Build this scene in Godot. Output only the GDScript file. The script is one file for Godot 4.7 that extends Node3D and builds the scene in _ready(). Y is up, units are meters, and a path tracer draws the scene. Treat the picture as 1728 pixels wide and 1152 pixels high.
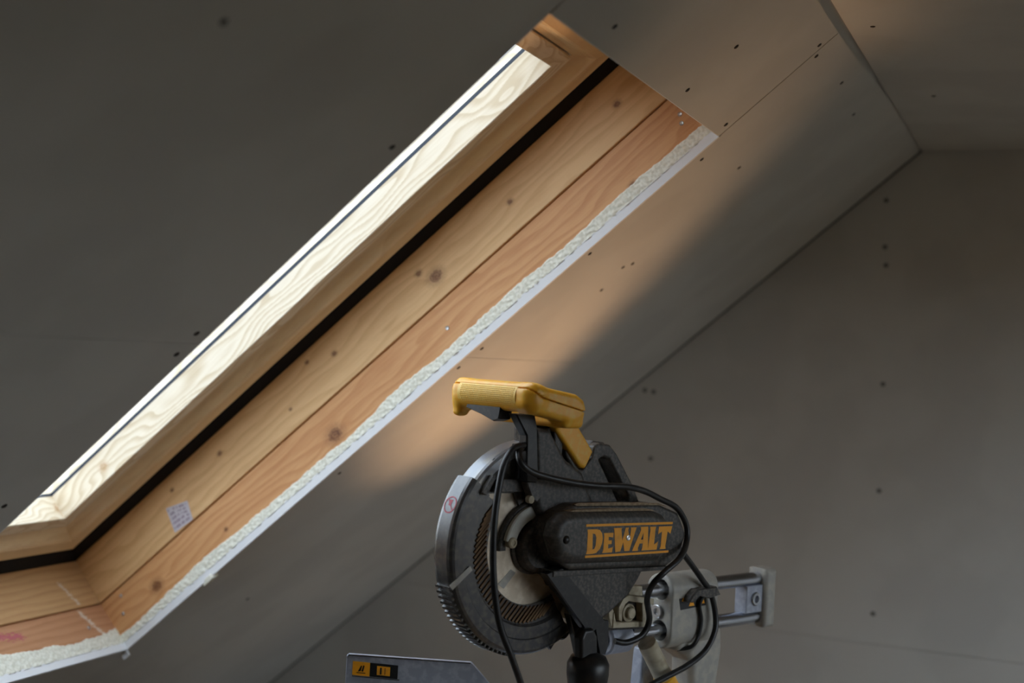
extends Node3D
# Attic under construction: roof window in a plasterboarded slope, sliding mitre saw in front of it.
# Roof frame: x along the ridge, y down the slope, z outwards through the roof.

const EYE := Vector3(0, 1.6, 0)
const PITCH := 0.72140                      # roof pitch in radians (41.33 degrees)
const ROOF_GAP := 0.70                      # eye to the inner face of the slope
const XL := 1.463
const XR := 2.3065
const ST := 0.1687
const SB := 1.8144
const XG := 3.618                           # gable wall
const XW := -2.6                            # far gable behind
const CEIL := 2.2034
const S_TOP := -0.118
const S_END := 3.05
const OPP_X0 := 0.7                         # added fill-light window in the opposite slope, unseen behind the camera
const OPP_X1 := 3.2
const OPP_S0 := 0.45
const OPP_S1 := 2.10
const LAMP_ENERGY := 2.2  # added lamp that makes the warm glow on the slope

var mat := {}
var used := {}
var roof := Transform3D()

# ------------------------------------------------------------------ small helpers
func numbered(called: String) -> String:
	if not used.has(called):
		used[called] = 0
		return called
	used[called] += 1
	return "%s_%03d" % [called, used[called]]

func thing(called: String, label: String, category: String, xf := Transform3D()) -> Node3D:
	var o := Node3D.new()
	o.name = numbered(called)
	add_child(o)
	o.transform = xf
	o.set_meta("label", label)
	o.set_meta("category", category)
	return o

func structure(called: String, label: String, xf := Transform3D()) -> Node3D:
	var o := Node3D.new()
	o.name = called
	add_child(o)
	o.transform = xf
	o.set_meta("kind", "structure")
	o.set_meta("label", label)
	o.set_meta("category", called.split("_")[0])
	return o

func tool() -> SurfaceTool:
	var st := SurfaceTool.new()
	st.begin(Mesh.PRIMITIVE_TRIANGLES)
	return st

func part(called: String, mesh: Mesh, m: Material, parent: Node3D, at := Vector3.ZERO) -> MeshInstance3D:
	var o := MeshInstance3D.new()
	o.name = called
	o.mesh = mesh
	o.material_override = m
	o.position = at
	o.cast_shadow = GeometryInstance3D.SHADOW_CASTING_SETTING_ON
	parent.add_child(o, true)
	return o

func done(st: SurfaceTool) -> ArrayMesh:
	st.generate_normals()
	return st.commit()

# a quad whose corners run counter-clockwise seen from outside
func quad(st: SurfaceTool, a: Vector3, b: Vector3, c: Vector3, d: Vector3) -> void:
	for p in [a, c, b, a, d, c]:
		st.add_vertex(p)

func tri(st: SurfaceTool, a: Vector3, b: Vector3, c: Vector3) -> void:
	for p in [a, c, b]:
		st.add_vertex(p)

func inset(poly: PackedVector2Array, by: float) -> PackedVector2Array:
	var r := PackedVector2Array()
	var n := poly.size()
	for i in n:
		var e0 := (poly[i] - poly[(i + n - 1) % n]).normalized()
		var e1 := (poly[(i + 1) % n] - poly[i]).normalized()
		var n0 := Vector2(-e0.y, e0.x)
		var n1 := Vector2(-e1.y, e1.x)
		var m := n0 + n1
		var k := 2.0 / maxf(m.length_squared(), 0.5)
		r.append(poly[i] + m * (0.5 * k) * by)
	return r

func ccw(poly: PackedVector2Array) -> PackedVector2Array:
	if Geometry2D.is_polygon_clockwise(poly):
		poly.reverse()
	var area := 0.0
	for i in poly.size():
		area += poly[i].cross(poly[(i + 1) % poly.size()])
	if area < 0:
		poly.reverse()
	return poly

# an outline in x,y given a depth z0..z1, edges chamfered by bevel
func prism(st: SurfaceTool, outline: PackedVector2Array, z0: float, z1: float, bevel := 0.0, xf := Transform3D()) -> void:
	var poly := ccw(outline.duplicate())
	var rings := []
	if bevel > 0.0:
		var inner := inset(poly, bevel)
		rings = [[inner, z0], [poly, z0 + bevel], [poly, z1 - bevel], [inner, z1]]
	else:
		rings = [[poly, z0], [poly, z1]]
	st.set_smooth_group(-1)
	var n := poly.size()
	for k in rings.size() - 1:
		for i in n:
			var j := (i + 1) % n
			var p: PackedVector2Array = rings[k][0]
			var q: PackedVector2Array = rings[k + 1][0]
			var za: float = rings[k][1]
			var zb: float = rings[k + 1][1]
			quad(st, xf * Vector3(p[i].x, p[i].y, za), xf * Vector3(p[j].x, p[j].y, za), xf * Vector3(q[j].x, q[j].y, zb), xf * Vector3(q[i].x, q[i].y, zb))
	var cap: PackedVector2Array = rings[0][0]
	var tris := Geometry2D.triangulate_polygon(cap)
	for i in range(0, tris.size(), 3):
		var a := cap[tris[i]]
		var b := cap[tris[i + 1]]
		var c := cap[tris[i + 2]]
		if (b - a).cross(c - a) < 0:
			var s := b
			b = c
			c = s
		tri(st, xf * Vector3(a.x, a.y, z1), xf * Vector3(b.x, b.y, z1), xf * Vector3(c.x, c.y, z1))
		tri(st, xf * Vector3(a.x, a.y, z0), xf * Vector3(c.x, c.y, z0), xf * Vector3(b.x, b.y, z0))

func rect(x0: float, y0: float, x1: float, y1: float) -> PackedVector2Array:
	return PackedVector2Array([Vector2(x0, y0), Vector2(x1, y0), Vector2(x1, y1), Vector2(x0, y1)])

func box(lo: Vector3, hi: Vector3, bevel := 0.0) -> ArrayMesh:
	var st := tool()
	prism(st, rect(lo.x, lo.y, hi.x, hi.y), lo.z, hi.z, bevel)
	return done(st)

func mm(list: Array) -> PackedVector2Array:
	var r := PackedVector2Array()
	for p in list:
		r.append(Vector2(p[0], p[1]) * 0.001)
	return r

func plate(list: Array, z0: float, z1: float, bevel := 0.0) -> ArrayMesh:
	var st := tool()
	prism(st, mm(list), z0 * 0.001, z1 * 0.001, bevel * 0.001)
	return done(st)

# profile of [radius, height] turned about z; smooth where flat is false
func lathe(st: SurfaceTool, profile: Array, segs := 32, xf := Transform3D(), smooth := false) -> void:
	for k in profile.size() - 1:
		st.set_smooth_group(k + 1 if not smooth else 0)
		for i in segs:
			var t0 := TAU * i / segs
			var t1 := TAU * (i + 1) / segs
			var a := Vector3(cos(t0) * profile[k][0], sin(t0) * profile[k][0], profile[k][1])
			var b := Vector3(cos(t1) * profile[k][0], sin(t1) * profile[k][0], profile[k][1])
			var c := Vector3(cos(t1) * profile[k + 1][0], sin(t1) * profile[k + 1][0], profile[k + 1][1])
			var d := Vector3(cos(t0) * profile[k + 1][0], sin(t0) * profile[k + 1][0], profile[k + 1][1])
			if profile[k][0] < 1e-7:
				tri(st, xf * a, xf * c, xf * d)
			elif profile[k + 1][0] < 1e-7:
				tri(st, xf * a, xf * b, xf * c)
			else:
				quad(st, xf * a, xf * b, xf * c, xf * d)

func turned(profile: Array, segs := 32, xf := Transform3D(), smooth := false) -> ArrayMesh:
	var st := tool()
	lathe(st, profile, segs, xf, smooth)
	return done(st)

# a bar of round section between two points
func rod(a: Vector3, b: Vector3, r: float, segs := 24, bevel := 0.001) -> ArrayMesh:
	var z := (b - a).normalized()
	var x := z.cross(Vector3.UP if absf(z.y) < 0.9 else Vector3.RIGHT).normalized()
	var l := (b - a).length()
	return turned([[0.0, 0.0], [r - bevel, 0.0], [r, bevel], [r, l - bevel], [r - bevel, l], [0.0, l]], segs, Transform3D(Basis(x, z.cross(x), z), a))

# closed section of [radius, depth] swept round z from angle t0 to t1 (degrees)
func sweep_arc(profile: Array, t0: float, t1: float, steps: int, centre := Vector2.ZERO) -> ArrayMesh:
	var st := tool()
	var sec := ccw(mm(profile))
	var n := sec.size()
	var at := func(i: int, k: int) -> Vector3:
		var t := deg_to_rad(lerpf(t0, t1, float(k) / steps))
		return Vector3(centre.x + cos(t) * sec[i].x, centre.y + sin(t) * sec[i].x, sec[i].y)
	for i in n:
		st.set_smooth_group(i + 1)
		var j := (i + 1) % n
		for k in steps:
			quad(st, at.call(i, k), at.call(i, k + 1), at.call(j, k + 1), at.call(j, k))
	st.set_smooth_group(-1)
	var tris := Geometry2D.triangulate_polygon(sec)
	for i in range(0, tris.size(), 3):
		tri(st, at.call(tris[i], 0), at.call(tris[i + 1], 0), at.call(tris[i + 2], 0))
		tri(st, at.call(tris[i], steps), at.call(tris[i + 2], steps), at.call(tris[i + 1], steps))
	return done(st)

# a cable through points, smoothed
func tube(pts: PackedVector3Array, r: float, segs := 12, per := 8) -> ArrayMesh:
	var path := PackedVector3Array()
	var n := pts.size()
	for i in n - 1:
		var p0 := pts[maxi(i - 1, 0)]
		var p3 := pts[mini(i + 2, n - 1)]
		for k in per:
			path.append(pts[i].cubic_interpolate(pts[i + 1], p0, p3, float(k) / per))
	path.append(pts[n - 1])
	var st := tool()
	st.set_smooth_group(0)
	var up := Vector3(0.3, 0.2, 0.93)
	var rings := []
	for i in path.size():
		var d := (path[mini(i + 1, path.size() - 1)] - path[maxi(i - 1, 0)]).normalized()
		var x := up.cross(d).normalized()
		up = d.cross(x).normalized()
		var ring := PackedVector3Array()
		for k in segs:
			var t := TAU * k / segs
			ring.append(path[i] + (x * cos(t) + up * sin(t)) * r)
		rings.append(ring)
	for i in path.size() - 1:
		for k in segs:
			var j := (k + 1) % segs
			quad(st, rings[i][k], rings[i][j], rings[i + 1][j], rings[i + 1][k])
	st.set_smooth_group(-1)
	for k in range(1, segs - 1):
		tri(st, rings[0][0], rings[0][k + 1], rings[0][k])
		var e: PackedVector3Array = rings[path.size() - 1]
		tri(st, e[0], e[k], e[k + 1])
	return done(st)

func cable(list: Array, r := 0.0052) -> ArrayMesh:
	var pts := PackedVector3Array()
	for p in list:
		pts.append(Vector3(p[0], p[1], p[2]) * 0.001)
	return tube(pts, r)

# ------------------------------------------------------------------ distance fields for castings
func sd_box(p: Vector3, c: Vector3, half: Vector3, r: float) -> float:
	var q := (p - c).abs() - half + Vector3(r, r, r)
	return q.max(Vector3.ZERO).length() + minf(maxf(q.x, maxf(q.y, q.z)), 0.0) - r

func sd_poly(p: Vector2, v: PackedVector2Array) -> float:
	var d := p.distance_squared_to(v[0])
	var s := 1.0
	var n := v.size()
	var j := n - 1
	for i in n:
		var e := v[j] - v[i]
		var w := p - v[i]
		var b := w - e * clampf(w.dot(e) / e.dot(e), 0.0, 1.0)
		d = minf(d, b.length_squared())
		var c1 := p.y >= v[i].y
		var c2 := p.y < v[j].y
		var c3 := e.x * w.y > e.y * w.x
		if (c1 and c2 and c3) or (not c1 and not c2 and not c3):
			s = -s
		j = i
	return s * sqrt(d)

func sd_slab(p: Vector3, v: PackedVector2Array, z0: float, z1: float, r: float) -> float:
	var q := Vector2(sd_poly(Vector2(p.x, p.y), v) + r, absf(p.z - (z0 + z1) * 0.5) - (z1 - z0) * 0.5 + r)
	return minf(maxf(q.x, q.y), 0.0) + q.max(Vector2.ZERO).length() - r

func smin(a: float, b: float, k: float) -> float:
	var h := maxf(k - absf(a - b), 0.0) / k
	return minf(a, b) - h * h * k * 0.25

func field_mesh(lo: Vector3, hi: Vector3, cell: float, f: Callable) -> ArrayMesh:
	lo *= 0.001
	hi *= 0.001
	cell *= 0.001
	var blocks := Vector3i(((hi - lo) / (cell * 5.0)).ceil())
	var n := blocks * 5 + Vector3i.ONE
	var val := PackedFloat32Array()
	val.resize(n.x * n.y * n.z)
	val.fill(1.0)
	var live := []
	for bz in blocks.z:
		for by in blocks.y:
			for bx in blocks.x:
				var mid: float = f.call(lo + (Vector3(bx, by, bz) * 5.0 + Vector3(2.5, 2.5, 2.5)) * cell)
				var near_: bool = absf(mid) < cell * 5.2
				if near_:
					live.append(Vector3i(bx, by, bz) * 5)
				elif mid < 0.0:
					for z in 6:
						for y in 6:
							for x in 6:
								val[(bx * 5 + x) + n.x * ((by * 5 + y) + n.y * (bz * 5 + z))] = -1.0
	for b in live:
		for z in 6:
			for y in 6:
				for x in 6:
					val[(b.x + x) + n.x * ((b.y + y) + n.y * (b.z + z))] = 2.0
	for b in live:
		for z in 6:
			for y in 6:
				for x in 6:
					var at := int((b.x + x) + n.x * ((b.y + y) + n.y * (b.z + z)))
					if val[at] == 2.0:
						val[at] = f.call(lo + Vector3(b.x + x, b.y + y, b.z + z) * cell)
	var sx := 1
	var sy := n.x
	var sz := n.x * n.y
	var idx := {}
	var verts := PackedVector3Array()
	var corner := [0, sx, sy, sx + sy, sz, sz + sx, sz + sy, sz + sx + sy]
	var off := [Vector3(0, 0, 0), Vector3(1, 0, 0), Vector3(0, 1, 0), Vector3(1, 1, 0), Vector3(0, 0, 1), Vector3(1, 0, 1), Vector3(0, 1, 1), Vector3(1, 1, 1)]
	var edges := [[0, 1], [2, 3], [4, 5], [6, 7], [0, 2], [1, 3], [4, 6], [5, 7], [0, 4], [1, 5], [2, 6], [3, 7]]
	for block in live:
		for cn in 125:
				var x: int = block.x + cn % 5
				var y: int = block.y + (cn / 5) % 5
				var z: int = block.z + cn / 25
				var b := x + y * sy + z * sz
				var inside := 0
				for c in 8:
					if val[b + corner[c]] < 0.0:
						inside += 1
				if inside == 0 or inside == 8:
					continue
				var sum := Vector3.ZERO
				var hits := 0
				for e in edges:
					var v0 := val[b + corner[e[0]]]
					var v1 := val[b + corner[e[1]]]
					if (v0 < 0.0) != (v1 < 0.0):
						sum += (off[e[0]] as Vector3).lerp(off[e[1]], v0 / (v0 - v1))
						hits += 1
				idx[b] = verts.size()
				verts.append(lo + (Vector3(x, y, z) + sum / hits) * cell)
	var normals := PackedVector3Array()
	var h := cell * 0.35
	for p in verts:
		var g := Vector3(f.call(p + Vector3(h, 0, 0)) - f.call(p - Vector3(h, 0, 0)), f.call(p + Vector3(0, h, 0)) - f.call(p - Vector3(0, h, 0)), f.call(p + Vector3(0, 0, h)) - f.call(p - Vector3(0, 0, h)))
		normals.append(g.normalized() if g.length_squared() > 0 else Vector3.UP)
	var index := PackedInt32Array()
	var dirs := [[sx, sy, sz], [sy, sz, sx], [sz, sx, sy]]
	for b in idx:
		for d in dirs:
			if b + d[0] >= val.size() or (val[b] < 0.0) == (val[b + d[0]] < 0.0):
				continue
			var i0 = idx.get(b)
			var i1 = idx.get(b - d[1])
			var i2 = idx.get(b - d[1] - d[2])
			var i3 = idx.get(b - d[2])
			if i1 == null or i2 == null or i3 == null:
				continue
			for t in [[i0, i1, i2], [i0, i2, i3]]:
				var g := (verts[t[1]] - verts[t[0]]).cross(verts[t[2]] - verts[t[0]])
				if g.dot(normals[t[0]] + normals[t[1]] + normals[t[2]]) > 0.0:
					index.append_array([t[0], t[2], t[1]])
				else:
					index.append_array([t[0], t[1], t[2]])
	var arrays := []
	arrays.resize(Mesh.ARRAY_MAX)
	arrays[Mesh.ARRAY_VERTEX] = verts
	arrays[Mesh.ARRAY_NORMAL] = normals
	arrays[Mesh.ARRAY_INDEX] = index
	var mesh := ArrayMesh.new()
	mesh.add_surface_from_arrays(Mesh.PRIMITIVE_TRIANGLES, arrays)
	return mesh

# a plate with rounded edges, as a casting: outline in mm, depth z0..z1, rounding r
func casting(list: Array, z0: float, z1: float, r: float, cell := 3.0) -> ArrayMesh:
	var v := mm(list)
	var lo := v[0]
	var hi := v[0]
	for p in v:
		lo = lo.min(p)
		hi = hi.max(p)
	lo = lo * 1000.0 - Vector2(cell, cell) * 2.0
	hi = hi * 1000.0 + Vector2(cell, cell) * 2.0
	return field_mesh(Vector3(lo.x, lo.y, z0 - cell * 2.0), Vector3(hi.x, hi.y, z1 + cell * 2.0), cell, func(p: Vector3) -> float: return sd_slab(p, v, z0 * 0.001, z1 * 0.001, r * 0.001))

# ------------------------------------------------------------------ materials
func noise(seed_: int, freq: float, octaves := 4) -> FastNoiseLite:
	var n := FastNoiseLite.new()
	n.seed = seed_
	n.frequency = freq
	n.noise_type = FastNoiseLite.TYPE_SIMPLEX_SMOOTH
	n.fractal_octaves = octaves
	return n

func texture(img: Image) -> ImageTexture:
	img.generate_mipmaps()
	return ImageTexture.create_from_image(img)

# two tones mixed by seamless noise; lo and hi say where the mix starts and ends
func mottled(a: Color, b: Color, seed_: int, freq: float, lo: float, hi: float, size := 256, octaves := 5) -> ImageTexture:
	var src := noise(seed_, freq, octaves).get_seamless_image(size, size)
	src.convert(Image.FORMAT_RF)
	var img := Image.create(size, size, false, Image.FORMAT_RGB8)
	for y in size:
		for x in size:
			img.set_pixel(x, y, a.lerp(b, smoothstep(lo, hi, src.get_pixel(x, y).r)))
	return texture(img)

func plain(c: Color, rough: float, metal := 0.0) -> StandardMaterial3D:
	var m := StandardMaterial3D.new()
	m.albedo_color = c
	m.roughness = rough
	m.metallic = metal
	return m

func triplanar(m: StandardMaterial3D, scale_: float) -> StandardMaterial3D:
	m.uv1_triplanar = true
	m.uv1_scale = Vector3.ONE * scale_
	return m

func dusty(base: Color, dust: Color, seed_: int, lo: float, hi: float, rough: float, scale_: float, metal := 0.0) -> StandardMaterial3D:
	var m := plain(Color.WHITE, rough, metal)
	m.albedo_texture = mottled(base, dust, seed_, 0.018, lo, hi)
	return triplanar(m, scale_)

# pine: long grain along x, with knots given as [x, y, radius] in metres
func pine(w: int, h: int, length: float, width: float, pale: Color, late: Color, rings: float, wander: float, knots: Array, seed_: int, knot_color := Color(0.36, 0.2, 0.1), contrast := 0.38) -> ImageTexture:
	var img := Image.create(w, h, false, Image.FORMAT_RGB8)
	var broad := noise(seed_, 1.0, 3)
	var fine := noise(seed_ + 7, 1.0, 2)
	for py in h:
		var y := (py + 0.5) / h * width
		for px in w:
			var x := (px + 0.5) / w * length
			var c := y * rings + broad.get_noise_2d(x * 2.2, y * 9.0) * wander
			var dark := 0.0
			for k in knots:
				var dx: float = x - k[0]
				var dy: float = y - k[1]
				var r: float = k[2]
				var q := dx * dx / (r * r * 9.0) + dy * dy / (r * r * 4.0)
				if q < 6.0:
					c += signf(dy) * exp(-q) * r * rings * 1.1
					var d := sqrt(dx * dx * 0.7 + dy * dy * 1.2) / r + fine.get_noise_2d(x * 160.0, y * 160.0) * 0.22
					dark = maxf(dark, (1.0 - smoothstep(0.75, 1.05, d)) * (0.75 + 0.25 * sin(d * 16.0)))
					dark = maxf(dark, (1.0 - smoothstep(0.9, 2.1, d)) * 0.25)
			var f := c - floorf(c)
			var band := smoothstep(0.25, 0.9, f) * (1.0 - smoothstep(0.93, 1.0, f))
			var fibre := fine.get_noise_2d(x * 22.0, y * 900.0) * 0.5 + fine.get_noise_2d(x * 5.0, y * 160.0) * 0.5
			var col := pale.lerp(late, clampf(band * contrast + fibre * 0.28 + 0.12 + broad.get_noise_2d(x * 1.2 + 9.0, y * 5.0) * 0.25, 0.0, 1.0))
			col = col.lerp(knot_color, dark * 0.85)
			img.set_pixel(px, py, col)
	return texture(img)

# a rubbed-on mark with a grainy outline, from a to b in 0..1 of the board face
func rubbed(tex: ImageTexture, a: Vector2, b: Vector2, wide: float, length: float, width: float, color: Color, seed_: int, cover: float) -> ImageTexture:
	var img := tex.get_image()
	img.clear_mipmaps()
	var grain := noise(seed_, 1.0, 4)
	for py in img.get_height():
		for px in img.get_width():
			var p := Vector2((px + 0.5) / img.get_width() * length, (py + 0.5) / img.get_height() * width)
			var d := p.distance_to(Geometry2D.get_closest_point_to_segment(p, a, b)) / wide
			if d < 1.6:
				var k := smoothstep(0.0, 0.35, cover - d * 0.8 + grain.get_noise_2d(p.x * 70.0, p.y * 220.0) * 0.9)
				img.set_pixel(px, py, img.get_pixel(px, py).lerp(color, k * 0.75))
	return texture(img)

func wood(tex: Texture2D, rough := 0.55) -> StandardMaterial3D:
	var m := plain(Color.WHITE, rough)
	m.albedo_texture = tex
	return m

# a straight piece of timber with texture coordinates along its length: section in x,z of the roof frame, running along y
# corners: list of [x, z]; the two ends are cut at y0 + slant0 * g and y1 - slant1 * g, g being the inward offset of the corner
func member(section: Array, ends: Callable, face: float, flip := false) -> ArrayMesh:
	var st := tool()
	var n := section.size()
	var run := 0.0
	st.set_smooth_group(-1)
	for i in n:
		var j := (i + 1) % n
		var a: Array = ends.call(section[i])
		var b: Array = ends.call(section[j])
		var w := Vector2(section[j][0] - section[i][0], section[j][1] - section[i][1]).length()
		var p := [a[0], b[0], b[1], a[1]]
		var v := [run / face, (run + w) / face, (run + w) / face, run / face]
		var u := [a[2], b[2], b[3], a[3]]
		var order := [0, 1, 2, 0, 2, 3] if flip else [0, 2, 1, 0, 3, 2]
		for k in order:
			st.set_uv(Vector2(u[k], v[k]))
			st.add_vertex(p[k])
		run += w
	var outline := PackedVector2Array()
	for s in section:
		outline.append(Vector2(s[0], s[1]))
	var tris := Geometry2D.triangulate_polygon(outline)
	for i in range(0, tris.size(), 3):
		for e in 2:
			var q := [ends.call(section[tris[i]])[e], ends.call(section[tris[i + 1]])[e], ends.call(section[tris[i + 2]])[e]]
			var o := [0, 1, 2] if (e == 0) == flip else [0, 2, 1]
			for k in o:
				st.set_uv(Vector2(0.02 + 0.02 * k, 0.1 * k))
				st.add_vertex(q[k])
	st.generate_normals()
	return st.commit()

func screw_mesh(r: float) -> ArrayMesh:
	return turned([[0.0, -0.0012], [r * 0.35, -0.0008], [r * 0.8, -0.0012], [r, -0.0004], [r, 0.001], [0.0, 0.001]], 14)

func materials() -> void:
	var gyp := plain(Color.WHITE, 0.92)
	gyp.albedo_texture = mottled(Color(0.775, 0.760, 0.730), Color(0.80, 0.785, 0.755), 3, 0.012, 0.3, 0.7)
	mat.gypsum = triplanar(gyp, 0.8)
	mat.core = triplanar(plain(Color(0.93, 0.935, 0.94), 0.9), 1.0)
	var bead := plain(Color.WHITE, 0.95)
	bead.albedo_texture = mottled(Color(0.86, 0.85, 0.78), Color(0.95, 0.945, 0.89), 5, 0.05, 0.3, 0.7)
	mat.bead = triplanar(bead, 9.0)
	mat.screw = plain(Color(0.16, 0.13, 0.11), 0.6, 0.3)
	mat.filled = plain(Color(0.47, 0.46, 0.44), 0.9)
	mat.steel_screw = plain(Color(0.72, 0.72, 0.72), 0.35, 0.9)
	mat.void = plain(Color(0.10, 0.09, 0.075), 0.95)
	mat.membrane = plain(Color(0.085, 0.07, 0.055), 0.8)
	mat.floor = dusty(Color(0.40, 0.35, 0.29), Color(0.48, 0.43, 0.36), 21, 0.3, 0.7, 0.7, 0.7)
	mat.yellow = dusty(Color(0.955, 0.69, 0.17), Color(0.955, 0.75, 0.28), 31, 0.35, 0.80, 0.36, 14.0)
	mat.grip = dusty(Color(0.96, 0.78, 0.34), Color(0.965, 0.82, 0.44), 32, 0.3, 0.8, 0.5, 14.0)  # paler than the handle: dust plus window light put into the colour
	mat.black = dusty(Color(0.185, 0.178, 0.17), Color(0.36, 0.335, 0.30), 41, 0.15, 0.95, 0.48, 26.0)
	mat.black_clean = dusty(Color(0.075, 0.075, 0.078), Color(0.16, 0.15, 0.14), 42, 0.45, 0.9, 0.38, 14.0)
	mat.guard = dusty(Color(0.23, 0.23, 0.235), Color(0.33, 0.315, 0.295), 43, 0.30, 0.85, 0.27, 13.0)
	mat.guard.metallic_specular = 0.7
	mat.guard_metal = dusty(Color(0.58, 0.59, 0.61), Color(0.66, 0.64, 0.60), 44, 0.4, 0.9, 0.36, 9.0, 0.4)
	mat.dust = dusty(Color(0.52, 0.45, 0.36), Color(0.62, 0.55, 0.45), 52, 0.3, 0.8, 0.95, 20.0)
	mat.louver = dusty(Color(0.34, 0.25, 0.15), Color(0.46, 0.36, 0.24), 45, 0.3, 0.8, 0.8, 9.0)
	mat.blade = dusty(Color(0.79, 0.73, 0.64), Color(0.86, 0.81, 0.73), 46, 0.3, 0.8, 0.5, 9.0, 0.25)
	mat.cable = dusty(Color(0.075, 0.078, 0.085), Color(0.17, 0.165, 0.16), 47, 0.4, 0.9, 0.4, 8.0)
	mat.chrome = plain(Color(0.72, 0.73, 0.76), 0.22, 1.0)
	mat.cast_grey = dusty(Color(0.62, 0.61, 0.58), Color(0.68, 0.66, 0.61), 48, 0.3, 0.8, 0.45, 9.0, 0.1)
	mat.cream = dusty(Color(0.72, 0.68, 0.58), Color(0.60, 0.55, 0.45), 49, 0.4, 0.9, 0.55, 8.0)
	mat.alu = dusty(Color(0.60, 0.62, 0.67), Color(0.67, 0.69, 0.73), 50, 0.3, 0.8, 0.42, 12.0, 0.2)
	mat.pale_metal = plain(Color(0.80, 0.80, 0.76), 0.5, 0.2)
	mat.logo = dusty(Color(0.95, 0.64, 0.08), Color(0.88, 0.60, 0.14), 51, 0.5, 0.9, 0.55, 6.0)
	mat.red_print = plain(Color(0.70, 0.16, 0.24), 0.5)
	mat.ink = plain(Color(0.05, 0.05, 0.06), 0.5)
	mat.pine_bench = dusty(Color(0.66, 0.50, 0.32), Color(0.74, 0.58, 0.40), 60, 0.3, 0.7, 0.6, 1.5)
	mat.lamp_glow = plain(Color(1, 0.9, 0.75), 0.4)
	mat.lamp_glow.emission_enabled = true
	mat.lamp_glow.emission = Color(1, 0.82, 0.58)
	mat.lamp_glow.emission_energy_multiplier = 2.0
	var glass := plain(Color(0.95, 0.98, 1.0, 0.06), 0.02)
	glass.transparency = BaseMaterial3D.TRANSPARENCY_ALPHA
	mat.glass = glass
	mat.gasket = plain(Color(0.10, 0.16, 0.23), 0.45)

# ------------------------------------------------------------------ room
func add_screws(list: Array, parent: Node3D, mesh: Mesh, m: Material, xf: Callable) -> void:
	for p in list:
		var o := part("screw", mesh, m, parent)
		o.transform = xf.call(p)

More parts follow.
